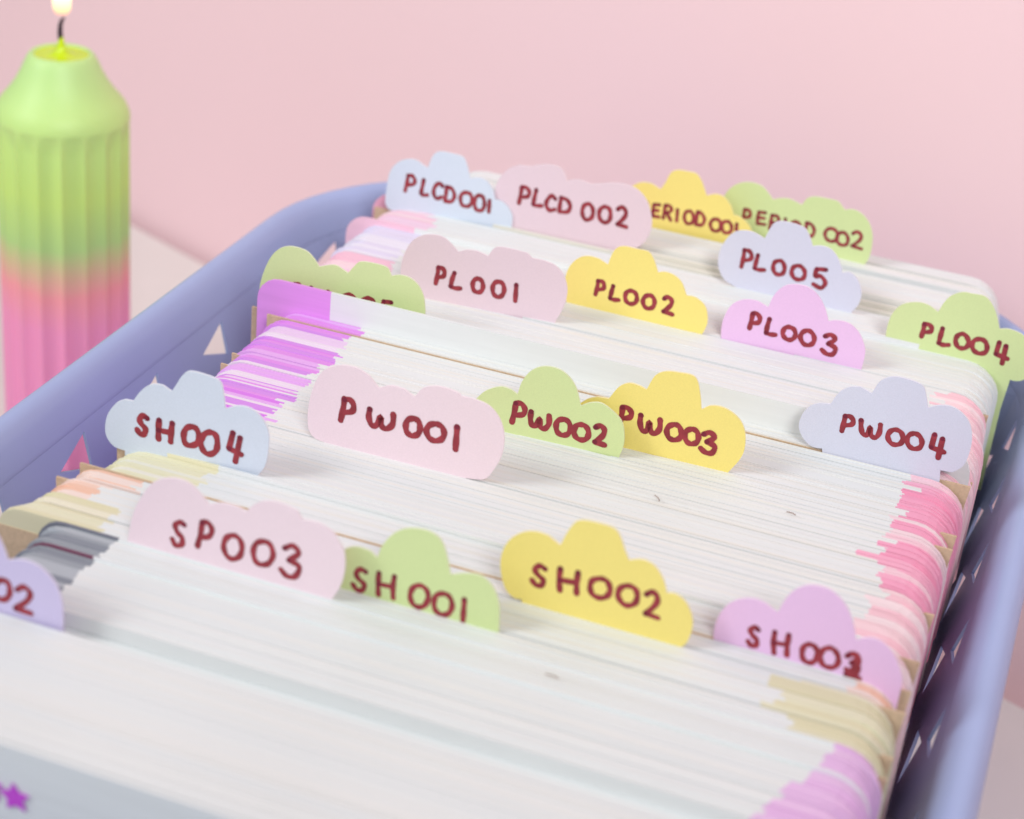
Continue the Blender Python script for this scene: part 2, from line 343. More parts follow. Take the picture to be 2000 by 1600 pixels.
# ------------------------------------------------------------------ cloud tab dividers
TABS = [
 ('PW001','pink',0.05055,0.11726,0.0148,[[(0.01368,-0.00000),(0.01743,0.00081),(0.01924,0.00364),(0.02030,0.00691),(0.02028,0.01059),(0.01915,0.01358),(0.01710,0.01559),(0.01432,0.01631),(0.01159,0.01633)],[(0.01121,0.01674),(0.00913,0.01714),(0.00673,0.01707),(0.00440,0.01611),(0.00283,0.01389)],[(0.00067,0.01497),(-0.00177,0.01501),(-0.00414,0.01392)],[(-0.00602,0.01582),(-0.00853,0.01683),(-0.01204,0.01656),(-0.01513,0.01461),(-0.01675,0.01125),(-0.01761,0.00654),(-0.01749,0.00241),(-0.01624,0.00046),(-0.01375,-0.00002)]],
  [('P',(-0.00997,0.00786),(0.00249,0.00008),(-0.00001,-0.00441)),('W',(-0.00321,0.00769),(0.00441,0.00013),(0.00002,-0.00316)),('0',(0.00300,0.00777),(0.00272,0.00008),(0.00006,-0.00341)),('0',(0.00739,0.00789),(0.00319,0.00010),(0.00008,-0.00340)),('1',(0.01145,0.00779),(0.00021,0.00001),(0.00012,-0.00442))],0.000988,'pale pink cloud tab handwritten PW001, standing left of the green PW002 tab'),
 ('PW002','green',0.07595,0.13811,0.0556,[[(0.01133,-0.00000),(0.01189,0.00255),(0.01173,0.00521),(0.01090,0.00769),(0.00878,0.00946),(0.00659,0.01045),(0.00456,0.01004),(0.00293,0.00900)],[(0.00274,0.00915),(0.00245,0.01022),(0.00148,0.01264),(-0.00012,0.01452),(-0.00232,0.01558),(-0.00509,0.01543),(-0.00738,0.01395),(-0.00888,0.01133),(-0.00947,0.00843)],[(-0.01078,0.00916),(-0.01292,0.00930),(-0.01563,0.00781),(-0.01741,0.00565),(-0.01835,0.00407),(-0.01871,0.00203),(-0.01745,-0.00001)]],
  [('P',(-0.00892,0.00460),(0.00242,0.00001),(0.00018,-0.00414)),('W',(-0.00461,0.00410),(0.00347,0.00001),(0.00014,-0.00287)),('0',(0.00001,0.00380),(0.00275,0.00001),(0.00018,-0.00325)),('0',(0.00362,0.00360),(0.00274,0.00001),(0.00018,-0.00313)),('2',(0.00719,0.00390),(0.00192,0.00001),(0.00024,-0.00380))],0.000923,'light green cloud tab handwritten PW002, tucked between pink and yellow tabs'),
 ('PW003','yellow',0.10130,0.14332,0.0297,[[(0.00610,0.00000),(0.00772,0.00296),(0.00837,0.00544),(0.00802,0.00879),(0.00681,0.01114),(0.00489,0.01254),(0.00276,0.01313),(0.00076,0.01281),(-0.00062,0.01171)],[(-0.00081,0.01185),(-0.00134,0.01435),(-0.00225,0.01713),(-0.00342,0.01814),(-0.00581,0.01812),(-0.00850,0.01771),(-0.01037,0.01624),(-0.01152,0.01313)],[(-0.01279,0.01357),(-0.01489,0.01369),(-0.01682,0.01237),(-0.01840,0.00950)],[(-0.02067,0.00931),(-0.02267,0.00823),(-0.02453,0.00583),(-0.02449,0.00233),(-0.02245,0.00011)]],
  [('P',(-0.01487,0.00655),(0.00228,0.00003),(0.00027,-0.00379)),('W',(-0.00989,0.00608),(0.00367,0.00005),(0.00023,-0.00303)),('0',(-0.00514,0.00577),(0.00271,0.00004),(0.00025,-0.00310)),('0',(-0.00176,0.00568),(0.00249,0.00004),(0.00026,-0.00301)),('3',(0.00153,0.00519),(0.00258,0.00004),(0.00038,-0.00414))],0.000917,'yellow cloud tab handwritten PW003, half behind the green PW002 tab'),
 ('PW004','lavender',0.13088,0.16045,0.0048,[[(0.01394,0.00006),(0.01361,0.00222)],[(0.01587,0.00238),(0.01753,0.00422),(0.01811,0.00711),(0.01799,0.01017),(0.01707,0.01299),(0.01535,0.01482),(0.01315,0.01576),(0.01087,0.01546),(0.00897,0.01446)],[(0.00884,0.01462),(0.00809,0.01671),(0.00704,0.01863),(0.00406,0.01925),(0.00139,0.01905),(-0.00043,0.01790),(-0.00121,0.01656),(-0.00181,0.01464)],[(-0.00408,0.01543),(-0.00605,0.01491),(-0.00784,0.01329),(-0.00901,0.01050)],[(-0.01111,0.01010),(-0.01269,0.00910),(-0.01392,0.00701),(-0.01421,0.00457),(-0.01355,0.00276),(-0.01205,0.00118),(-0.01053,0.00060),(-0.00897,0.00075)],[(-0.00880,-0.00000)]],
  [('P',(-0.00519,0.00719),(0.00208,0.00004),(0.00040,-0.00322)),('W',(-0.00069,0.00723),(0.00345,0.00007),(0.00037,-0.00283)),('0',(0.00414,0.00686),(0.00267,0.00006),(0.00041,-0.00301)),('0',(0.00779,0.00700),(0.00272,0.00006),(0.00043,-0.00308)),('4',(0.01214,0.00702),(0.00237,0.00005),(0.00065,-0.00449))],0.000837,'pale lavender cloud tab handwritten PW004 by the right end of the sheets'),
 ('SH004','blue',0.02190,0.09909,0.0836,[[(0.00923,0.00000),(0.01069,0.00249),(0.01124,0.00629),(0.01113,0.00953),(0.00970,0.01209),(0.00764,0.01341),(0.00529,0.01341),(0.00296,0.01227)],[(0.00289,0.01233),(0.00255,0.01512),(0.00183,0.01744),(-0.00054,0.01815),(-0.00374,0.01826),(-0.00525,0.01711),(-0.00625,0.01528),(-0.00726,0.01345)],[(-0.00897,0.01432),(-0.01102,0.01404),(-0.01308,0.01232),(-0.01463,0.00987)],[(-0.01619,0.00981),(-0.01793,0.00869),(-0.01952,0.00613),(-0.02007,0.00342),(-0.01974,0.00127),(-0.01834,-0.00028),(-0.01624,-0.00064)],[(-0.01617,-0.00239)]],
  [('S',(-0.01280,0.00546),(0.00174,-0.00000),(-0.00021,-0.00372)),('H',(-0.00840,0.00519),(0.00242,-0.00001),(-0.00018,-0.00372)),('0',(-0.00340,0.00536),(0.00282,-0.00001),(-0.00016,-0.00389)),('0',(0.00011,0.00479),(0.00302,-0.00001),(-0.00016,-0.00437)),('4',(0.00500,0.00501),(0.00232,-0.00000),(-0.00016,-0.00535))],0.000965,'pale blue cloud tab handwritten SH004 by the left end of the sheets'),
 ('SP003','pink',0.04068,0.07028,0.0009,[[(0.01845,0.00000),(0.01991,0.00313),(0.02051,0.00675),(0.02015,0.01003),(0.01909,0.01163),(0.01813,0.01288),(0.01560,0.01385),(0.01275,0.01368)],[(0.01179,0.01502),(0.00863,0.01563),(0.00612,0.01519),(0.00426,0.01398),(0.00286,0.01222)],[(0.00139,0.01266),(-0.00118,0.01269),(-0.00383,0.01163)],[(-0.00468,0.01264),(-0.00729,0.01459),(-0.01054,0.01472),(-0.01380,0.01302),(-0.01576,0.01012),(-0.01747,0.00618),(-0.01844,0.00131),(-0.01864,0.00004)]],
  [('S',(-0.00913,0.00458),(0.00207,0.00014),(-0.00020,-0.00442)),('P',(-0.00437,0.00570),(0.00242,0.00016),(-0.00018,-0.00479)),('0',(0.00076,0.00497),(0.00314,0.00021),(-0.00013,-0.00438)),('0',(0.00618,0.00542),(0.00339,0.00022),(-0.00010,-0.00445)),('3',(0.01112,0.00535),(0.00308,0.00020),(-0.00008,-0.00572))],0.000840,'pale pink cloud tab handwritten SP003 in the front row'),
 ('SH001','green',0.07520,0.07446,0.0013,[[(0.01131,0.00000),(0.01095,0.00482),(0.00969,0.00793),(0.00746,0.00956),(0.00472,0.00918),(0.00243,0.00821)],[(0.00234,0.00837),(0.00135,0.01193),(0.00012,0.01424),(-0.00204,0.01513),(-0.00515,0.01466),(-0.00751,0.01312),(-0.00944,0.01023),(-0.01016,0.00748)],[(-0.01147,0.00845),(-0.01363,0.00858),(-0.01539,0.00786),(-0.01710,0.00597),(-0.01783,0.00257),(-0.01787,-0.00024)]],
  [('S',(-0.01292,0.00257),(0.00209,0.00014),(0.00002,-0.00389)),('H',(-0.00832,0.00292),(0.00268,0.00018),(0.00005,-0.00395)),('0',(-0.00250,0.00264),(0.00301,0.00020),(0.00008,-0.00394)),('0',(0.00160,0.00246),(0.00299,0.00020),(0.00011,-0.00392)),('1',(0.00520,0.00241),(0.00021,0.00001),(0.00013,-0.00391))],0.000784,'light green cloud tab handwritten SH001, right behind the pink SP003 tab'),
 ('SH002','yellow',0.10064,0.08417,-0.0036,[[(0.01357,0.00000),(0.01442,0.00120),(0.01488,0.00393),(0.01456,0.00619),(0.01322,0.00851),(0.01139,0.00949),(0.00994,0.00922)],[(0.00988,0.00940),(0.00909,0.01148),(0.00746,0.01349),(0.00535,0.01411),(0.00314,0.01331)],[(0.00216,0.01513),(0.00123,0.01714),(0.00007,0.01832),(-0.00234,0.01855),(-0.00505,0.01832),(-0.00634,0.01755),(-0.00746,0.01530),(-0.00830,0.01261)],[(-0.01042,0.01383),(-0.01253,0.01397),(-0.01489,0.01307),(-0.01697,0.01089),(-0.01791,0.00784),(-0.01769,0.00474),(-0.01662,0.00186),(-0.01505,0.00054),(-0.01363,0.00067)]],
  [('S',(-0.01123,0.00602),(0.00204,0.00013),(0.00018,-0.00359)),('H',(-0.00619,0.00652),(0.00295,0.00018),(0.00023,-0.00388)),('0',(-0.00083,0.00689),(0.00327,0.00020),(0.00024,-0.00355)),('0',(0.00383,0.00690),(0.00307,0.00019),(0.00026,-0.00354)),('2',(0.00787,0.00661),(0.00210,0.00013),(0.00035,-0.00441))],0.000830,'yellow cloud tab handwritten SH002 in the front row'),
 ('SH003','lilac',0.13186,0.08880,-0.0114,[[(0.01712,-0.00000),(0.01698,0.00221),(0.01595,0.00462),(0.01439,0.00684),(0.01246,0.00807),(0.01047,0.00809),(0.00878,0.00702)],[(0.00869,0.00716),(0.00793,0.00947),(0.00660,0.01209),(0.00486,0.01388),(0.00269,0.01486),(0.00015,0.01466),(-0.00191,0.01323),(-0.00327,0.01093),(-0.00405,0.00805)],[(-0.00619,0.00914),(-0.00799,0.00941),(-0.01024,0.00869),(-0.01206,0.00707),(-0.01318,0.00463),(-0.01355,0.00206),(-0.01340,0.00000)]],
  [('S',(-0.00714,0.00253),(0.00153,0.00011),(0.00035,-0.00338)),('H',(-0.00263,0.00263),(0.00218,0.00015),(0.00041,-0.00370)),('0',(0.00210,0.00237),(0.00237,0.00017),(0.00039,-0.00328)),('0',(0.00527,0.00257),(0.00281,0.00020),(0.00043,-0.00351)),('2',(0.00907,0.00236),(0.00214,0.00015),(0.00054,-0.00416)),('3',(0.00902,0.00268),(0.00177,0.00012),(0.00047,-0.00366))],0.000778,'lilac cloud tab handwritten SH with an overwritten last digit, front right'),
 ('SP002','violet',0.01993,0.04450,0.0390,[[(0.00553,-0.00010),(0.00547,0.00405),(0.00462,0.00711),(0.00313,0.00898),(0.00102,0.01017),(-0.00143,0.01030),(-0.00376,0.00957)],[(-0.00445,0.01172),(-0.00560,0.01399),(-0.00738,0.01543),(-0.01046,0.01556),(-0.01425,0.01420),(-0.01691,0.01153),(-0.01803,0.00859)],[(-0.02022,0.00897),(-0.02354,0.00706),(-0.02574,0.00311),(-0.02600,-0.00034)]],
  [('S',(-0.01860,0.00446),(0.00192,0.00010),(-0.00044,-0.00380)),('P',(-0.01415,0.00455),(0.00222,0.00012),(-0.00045,-0.00413)),('0',(-0.00913,0.00415),(0.00268,0.00014),(-0.00038,-0.00377)),('0',(-0.00491,0.00387),(0.00266,0.00014),(-0.00034,-0.00359)),('2',(-0.00120,0.00318),(0.00265,0.00015),(-0.00039,-0.00445))],0.000835,'violet cloud tab ending in 02, cut off by the left edge'),
 ('PL001','dusty',0.04335,0.18718,0.0873,[[(0.01457,0.00042),(0.01574,0.00322),(0.01634,0.00600),(0.01621,0.00885),(0.01507,0.01148),(0.01309,0.01322),(0.01033,0.01385),(0.00808,0.01387)],[(0.00686,0.01481),(0.00346,0.01508),(0.00053,0.01497),(-0.00074,0.01400),(-0.00151,0.01242)],[(-0.00407,0.01310),(-0.00633,0.01289),(-0.00820,0.01204)],[(-0.01006,0.01381),(-0.01197,0.01486),(-0.01426,0.01489),(-0.01651,0.01421),(-0.01868,0.01234),(-0.02008,0.00919),(-0.02057,0.00618),(-0.02043,0.00133)]],
  [('P',(-0.01172,0.00580),(0.00185,-0.00005),(0.00008,-0.00374)),('L',(-0.00811,0.00532),(0.00208,-0.00006),(0.00008,-0.00338)),('0',(-0.00315,0.00524),(0.00226,-0.00006),(0.00010,-0.00313)),('0',(0.00142,0.00533),(0.00248,-0.00007),(0.00012,-0.00348)),('1',(0.00531,0.00529),(0.00014,-0.00000),(0.00014,-0.00360))],0.000863,'pale pink cloud tab handwritten PL001, between green and yellow tabs'),
 ('PL002','yellow',0.07217,0.19994,-0.0103,[[(0.01554,0.00000),(0.01620,0.00223),(0.01610,0.00433),(0.01516,0.00665),(0.01296,0.00802),(0.01085,0.00801)],[(0.01069,0.00833),(0.00944,0.01068),(0.00767,0.01193),(0.00556,0.01226),(0.00395,0.01175)],[(0.00338,0.01306),(0.00246,0.01476),(0.00115,0.01600),(-0.00138,0.01599),(-0.00415,0.01594),(-0.00589,0.01505),(-0.00680,0.01303),(-0.00724,0.01087)],[(-0.00945,0.01179),(-0.01181,0.01184),(-0.01382,0.01099),(-0.01549,0.00901),(-0.01637,0.00635),(-0.01617,0.00344),(-0.01555,0.00012)]],
  [('P',(-0.00841,0.00510),(0.00188,0.00003),(0.00020,-0.00327)),('L',(-0.00495,0.00472),(0.00183,0.00003),(0.00021,-0.00314)),('0',(-0.00119,0.00467),(0.00261,0.00004),(0.00021,-0.00301)),('0',(0.00290,0.00458),(0.00251,0.00004),(0.00022,-0.00300)),('2',(0.00714,0.00490),(0.00208,0.00003),(0.00030,-0.00371))],0.000837,'yellow cloud tab handwritten PL002 in the rear half'),
 ('PL003','lilac',0.10714,0.20051,0.0206,[[(0.01526,0.00028),(0.01537,0.00254),(0.01524,0.00444),(0.01453,0.00620),(0.01333,0.00802),(0.01170,0.00934),(0.00987,0.00986),(0.00798,0.00969),(0.00653,0.00916)],[(0.00627,0.00995),(0.00530,0.01201),(0.00392,0.01396),(0.00229,0.01528),(0.00044,0.01589),(-0.00181,0.01575),(-0.00362,0.01504),(-0.00497,0.01359),(-0.00590,0.01166),(-0.00641,0.00933)],[(-0.00755,0.00974),(-0.00886,0.01019),(-0.01099,0.01008),(-0.01300,0.00922),(-0.01454,0.00750),(-0.01539,0.00478),(-0.01558,0.00239),(-0.01532,0.00009)]],
  [('P',(-0.00875,0.00549),(0.00215,0.00000),(0.00036,-0.00360)),('L',(-0.00510,0.00501),(0.00196,0.00000),(0.00035,-0.00341)),('0',(-0.00110,0.00452),(0.00258,0.00001),(0.00031,-0.00284)),('0',(0.00291,0.00443),(0.00279,0.00001),(0.00036,-0.00321)),('3',(0.00765,0.00404),(0.00273,0.00001),(0.00051,-0.00433))],0.000875,'lilac cloud tab handwritten PL003, in front of the lavender PL005 tab'),
 ('PL005','lavender',0.10086,0.22819,0.0057,[[(0.01428,0.00044),(0.01536,0.00223),(0.01567,0.00433),(0.01532,0.00626),(0.01400,0.00845),(0.01218,0.00953),(0.01060,0.00903)],[(0.01023,0.01007),(0.00887,0.01249),(0.00698,0.01404),(0.00484,0.01429),(0.00301,0.01375)],[(0.00236,0.01521),(0.00140,0.01672),(0.00031,0.01771),(-0.00232,0.01810),(-0.00488,0.01802),(-0.00639,0.01718),(-0.00725,0.01525),(-0.00791,0.01306)],[(-0.00911,0.01359),(-0.01084,0.01407),(-0.01296,0.01396),(-0.01495,0.01301),(-0.01654,0.01089),(-0.01745,0.00815),(-0.01748,0.00510),(-0.01664,0.00274),(-0.01506,0.00106),(-0.01251,0.00012)]],
  [('P',(-0.01123,0.00744),(0.00227,-0.00000),(0.00040,-0.00408)),('L',(-0.00809,0.00716),(0.00210,-0.00000),(0.00034,-0.00334)),('0',(-0.00361,0.00707),(0.00256,-0.00000),(0.00034,-0.00321)),('0',(0.00091,0.00687),(0.00302,-0.00000),(0.00035,-0.00320)),('5',(0.00581,0.00664),(0.00253,0.00000),(0.00051,-0.00442))],0.000848,'pale lavender cloud tab handwritten PL005, behind the lilac PL003 tab'),
 ('PL004','green',0.13350,0.21742,-0.0041,[[(0.01827,-0.00972),(0.01880,-0.00215)],[(0.01948,-0.00224),(0.02103,-0.00183),(0.02235,-0.00036),(0.02258,0.00229),(0.02220,0.00477),(0.02109,0.00686),(0.01944,0.00845),(0.01802,0.00900),(0.01602,0.00923),(0.01419,0.00877)],[(0.01341,0.01075),(0.01232,0.01284),(0.01099,0.01449),(0.00950,0.01539),(0.00706,0.01533),(0.00497,0.01518),(0.00279,0.01375),(0.00157,0.01164),(0.00093,0.00943)],[(-0.00008,0.00995),(-0.00136,0.01055),(-0.00323,0.01073),(-0.00530,0.01022),(-0.00710,0.00913),(-0.00840,0.00716),(-0.00897,0.00479),(-0.00903,0.00199),(-0.00875,0.00000)]],
  [('P',(-0.00070,0.00465),(0.00217,0.00002),(0.00043,-0.00304)),('L',(0.00324,0.00416),(0.00200,0.00002),(0.00053,-0.00366)),('0',(0.00715,0.00414),(0.00261,0.00002),(0.00048,-0.00320)),('0',(0.01100,0.00392),(0.00305,0.00003),(0.00049,-0.00320)),('4',(0.01578,0.00348),(0.00246,0.00002),(0.00072,-0.00452))],0.000891,'light green cloud tab handwritten PL004 at the right end of the box'),
 ('PLCD001','blue',0.01895,0.23137,0.0819,[[(0.01314,0.00000),(0.01310,0.00302),(0.01201,0.00516),(0.01012,0.00649),(0.00852,0.00657)],[(0.00791,0.00854),(0.00646,0.01059),(0.00438,0.01136),(0.00195,0.01077)],[(0.00169,0.01175),(0.00085,0.01417),(-0.00029,0.01575),(-0.00334,0.01608),(-0.00611,0.01595),(-0.00754,0.01465),(-0.00856,0.01137)],[(-0.00961,0.01181),(-0.01147,0.01276),(-0.01376,0.01259),(-0.01622,0.01122),(-0.01785,0.00857),(-0.01838,0.00480),(-0.01851,0.00081),(-0.01749,-0.00085),(-0.01593,-0.00094),(-0.01310,-0.00052)]],
  [('P',(-0.01270,0.00667),(0.00232,-0.00008),(0.00004,-0.00392)),('L',(-0.00895,0.00634),(0.00154,-0.00005),(0.00006,-0.00378)),('C',(-0.00561,0.00620),(0.00231,-0.00007),(0.00007,-0.00378)),('D',(-0.00263,0.00573),(0.00225,-0.00007),(0.00008,-0.00378)),('0',(0.00148,0.00534),(0.00276,-0.00009),(0.00009,-0.00352)),('0',(0.00480,0.00507),(0.00242,-0.00008),(0.00011,-0.00377)),('1',(0.00724,0.00476),(0.00015,-0.00000),(0.00009,-0.00273))],0.000797,'pale blue cloud tab handwritten PLCD001 at the back left'),
 ('PLCD002','dusty',0.04443,0.23302,0.0120,[[(0.01647,0.00102),(0.01892,0.00240),(0.02038,0.00455),(0.02115,0.00698),(0.02101,0.00965),(0.01966,0.01336),(0.01717,0.01593),(0.01403,0.01680),(0.01061,0.01650),(0.00809,0.01574)],[(0.00555,0.01511),(0.00244,0.01551),(-0.00032,0.01460)],[(-0.00070,0.01608),(-0.00264,0.01767),(-0.00615,0.01750),(-0.00935,0.01634)],[(-0.01221,0.01609),(-0.01515,0.01412),(-0.01707,0.01078),(-0.01758,0.00658),(-0.01724,0.00299),(-0.01699,0.00027)]],
  [('P',(-0.01023,0.00886),(0.00247,-0.00001),(0.00017,-0.00404)),('L',(-0.00680,0.00893),(0.00201,-0.00001),(0.00017,-0.00381)),('C',(-0.00350,0.00847),(0.00232,-0.00001),(0.00017,-0.00358)),('D',(-0.00005,0.00860),(0.00257,-0.00001),(0.00018,-0.00349)),('0',(0.00565,0.00827),(0.00256,-0.00001),(0.00022,-0.00379)),('0',(0.00984,0.00852),(0.00272,-0.00001),(0.00024,-0.00378)),('2',(0.01390,0.00892),(0.00227,-0.00001),(0.00029,-0.00443))],0.000848,'dusty pink cloud tab handwritten PLCD 002 in the back row'),
 ('PERIOD001','yellow',0.07130,0.24841,0.0531,[[(0.01441,0.00224),(0.01539,0.00390),(0.01484,0.00589),(0.01360,0.00747),(0.01169,0.00865),(0.01008,0.00884)],[(0.00911,0.01098),(0.00737,0.01271),(0.00532,0.01320),(0.00302,0.01234)],[(0.00208,0.01423),(0.00122,0.01586),(-0.00021,0.01725),(-0.00221,0.01737),(-0.00468,0.01726),(-0.00627,0.01617),(-0.00718,0.01366),(-0.00817,0.01169)],[(-0.01031,0.01264),(-0.01207,0.01268),(-0.01376,0.01208),(-0.01578,0.01010),(-0.01660,0.00651),(-0.01584,0.00242)]],
  [('P',(-0.01149,0.00623),(0.00178,-0.00004),(0.00023,-0.00326)),('E',(-0.00845,0.00620),(0.00165,-0.00004),(0.00023,-0.00312)),('R',(-0.00570,0.00637),(0.00190,-0.00004),(0.00026,-0.00338)),('1',(-0.00327,0.00608),(0.00015,-0.00000),(0.00022,-0.00272)),('0',(-0.00039,0.00615),(0.00221,-0.00005),(0.00026,-0.00311)),('D',(0.00234,0.00632),(0.00196,-0.00005),(0.00029,-0.00336)),('0',(0.00620,0.00554),(0.00245,-0.00006),(0.00026,-0.00290)),('0',(0.00893,0.00558),(0.00230,-0.00005),(0.00026,-0.00289)),('1',(0.01122,0.00606),(0.00015,-0.00000),(0.00015,-0.00155))],0.000686,'yellow cloud tab at the back ending ERIOD 001, half behind the pink one'),
 ('PERIOD002','green',0.09957,0.25343,-0.0873,[[(0.01378,0.00227),(0.01447,0.00390),(0.01471,0.00658),(0.01434,0.00986),(0.01307,0.01264),(0.01101,0.01443),(0.00869,0.01499),(0.00686,0.01440)],[(0.00620,0.01500),(0.00477,0.01606),(0.00228,0.01607),(-0.00069,0.01584),(-0.00252,0.01486),(-0.00335,0.01305)],[(-0.00400,0.01320),(-0.00638,0.01376),(-0.00861,0.01346),(-0.01051,0.01260)],[(-0.01174,0.01385),(-0.01376,0.01529),(-0.01662,0.01550),(-0.01930,0.01457),(-0.02156,0.01244),(-0.02275,0.00925),(-0.02283,0.00552),(-0.02220,0.00140)]],
  [('P',(-0.01628,0.00693),(0.00194,0.00006),(0.00033,-0.00335)),('E',(-0.01247,0.00738),(0.00192,0.00006),(0.00032,-0.00308)),('R',(-0.00922,0.00716),(0.00217,0.00007),(0.00035,-0.00334)),('1',(-0.00656,0.00731),(0.00015,0.00000),(0.00029,-0.00269)),('0',(-0.00399,0.00719),(0.00223,0.00007),(0.00033,-0.00294)),('D',(-0.00048,0.00744),(0.00214,0.00006),(0.00038,-0.00331)),('0',(0.00479,0.00763),(0.00295,0.00009),(0.00036,-0.00304)),('0',(0.00760,0.00732),(0.00269,0.00008),(0.00037,-0.00304)),('2',(0.01098,0.00795),(0.00235,0.00007),(0.00048,-0.00379))],0.000682,'light green cloud tab at the back handwritten PERIOD 002'),
 ('PW005','green',0.02234,0.16861,0.0231,[[(0.01290,0.00520),(0.01232,0.00835),(0.01102,0.01061),(0.00887,0.01198),(0.00660,0.01204),(0.00493,0.01142)],[(0.00480,0.01163),(0.00379,0.01314),(0.00080,0.01339),(-0.00216,0.01306),(-0.00346,0.01172),(-0.00474,0.00989)],[(-0.00593,0.01046),(-0.00759,0.01102),(-0.00942,0.01060),(-0.01129,0.00982)],[(-0.01224,0.01113),(-0.01370,0.01244),(-0.01536,0.01300),(-0.01793,0.01301),(-0.02001,0.01220),(-0.02183,0.01038),(-0.02337,0.00719),(-0.02444,0.00337),(-0.02481,0.00016)]],
  [('P',(-0.01611,0.00300),(0.00189,0.00002),(-0.00006,-0.00360)),('W',(-0.01092,0.00314),(0.00364,0.00004),(-0.00003,-0.00311)),('0',(-0.00416,0.00364),(0.00256,0.00002),(-0.00001,-0.00298)),('0',(0.00024,0.00385),(0.00278,0.00003),(0.00001,-0.00297)),('5',(0.00428,0.00397),(0.00207,0.00002),(0.00002,-0.00308))],0.000804,'light green cloud tab at the left whose writing is hidden by a purple cornered sheet'),]
def spline(pts, n=5, closed=False):
    m = len(pts)
    if m < 3 and not closed: return list(pts)
    out = []
    rng = range(m) if closed else range(m-1)
    for i in rng:
        if closed: p0, p1, p2, p3 = pts[i-1], pts[i], pts[(i+1) % m], pts[(i+2) % m]
        else: p0, p1, p2, p3 = pts[max(i-1, 0)], pts[i], pts[i+1], pts[min(i+2, m-1)]
        for k in range(n):
            t = k/n
            out.append(tuple(.5*((2*p1[a])+(-p0[a]+p2[a])*t+(2*p0[a]-5*p1[a]+4*p2[a]-p3[a])*t*t+(-p0[a]+3*p1[a]-3*p2[a]+p3[a])*t**3) for a in (0, 1)))
    if not closed: out.append(tuple(pts[-1]))
    return out
GLYPH = {
 'P': [[(.28, .02), (.20, .5), (.05, 1)], [(.28, .04), (.70, .0), (1, .22), (.85, .50), (.22, .62)]],
 'W': [[(0, 0), (-.02, .5), (.10, .94), (.34, .92), (.48, .35), (.54, .90), (.76, 1.0), (.98, .62), (1, .02)]],
 'S': [[(.95, .08), (.55, 0), (.18, .2), (.40, .45), (.85, .66), (.78, .95), (.32, 1), (0, .80)]],
 'H': [[(.02, 0), (.0, .5), (.05, 1)], [(1, 0), (.94, .5), (.97, 1)], [(.02, .52), (.95, .50)]],
 'L': [[(.30, 0), (.12, .5), (0, .93)], [(0, .93), (.45, .98), (1, .92)]],
 'C': [[(.95, .16), (.60, 0), (.18, .28), (.05, .68), (.40, 1), (.95, .86)]],
 'D': [[(.16, .02), (.08, .5), (.02, .98)], [(.14, .02), (.70, .10), (1, .48), (.74, .90), (.03, .98)]],
 'E': [[(.95, 0), (.15, .05)], [(.15, .05), (.05, .5), (.02, .97)], [(.02, .97), (.95, .93)], [(.05, .5), (.80, .46)]],
 'R': [[(.22, .02), (.12, .5), (.02, 1)], [(.2, .02), (.75, .02), (.98, .24), (.70, .48), (.15, .55)], [(.35, .52), (.95, 1)]],
 '1': [[(.6, 0), (.5, .5), (.3, 1)]],
 '0': ['c', [(.52, 0), (.14, .18), (.0, .55), (.16, .90), (.50, 1.0), (.86, .84), (1, .48), (.86, .12)]],
 '2': [[(.08, .16), (.48, 0), (.90, .18), (.76, .52), (.08, .95)], [(.08, .95), (1, 1)]],
 '3': [[(.15, .12), (.58, 0), (.92, .18), (.42, .47)], [(.42, .47), (.96, .62), (.80, .95), (.35, 1), (0, .84)]],
 '4': [[(.26, 0), (.05, .58)], [(.05, .58), (1, .70)], [(.84, .12), (.58, 1)]],
 '5': [[(1, 0), (.22, .05)], [(.22, .05), (.12, .43), (.60, .38), (1, .66), (.70, .98), (.02, .88)]],
}
GLYPH['O'] = GLYPH['0']
def ribbon(vs, fs, pts, w, y, closed):
    m = len(pts); b = len(vs); L = []
    for i in range(m):
        if closed: a, c = pts[i-1], pts[(i+1) % m]
        else: a, c = pts[max(i-1, 0)], pts[min(i+1, m-1)]
        dx, dz = c[0]-a[0], c[1]-a[1]; l = math.hypot(dx, dz) or 1
        ww = w*(1+.10*math.sin(i*.9+pts[0][0]*4000))
        nx, nz = -dz/l*ww/2, dx/l*ww/2
        vs += [(pts[i][0]+nx, y, pts[i][1]+nz), (pts[i][0]-nx, y, pts[i][1]-nz)]
    for i in range(m if closed else m-1):
        j = (i+1) % m; fs.append((b+2*i, b+2*j, b+2*j+1, b+2*i+1))
    if not closed:
        for e, s in ((0, 1), (m-1, -1)):
            p = pts[e]; q = pts[e+1] if e == 0 else pts[e-1]
            a0 = math.atan2(p[1]-q[1], p[0]-q[0]); bb = len(vs)
            vs.append((p[0], y, p[1]))
            for k in range(7):
                a = a0-math.pi/2+math.pi*k/6; vs.append((p[0]+math.cos(a)*w/2, y, p[1]+math.sin(a)*w/2))
            for k in range(6): fs.append((bb, bb+1+k, bb+2+k))
TT = .00045
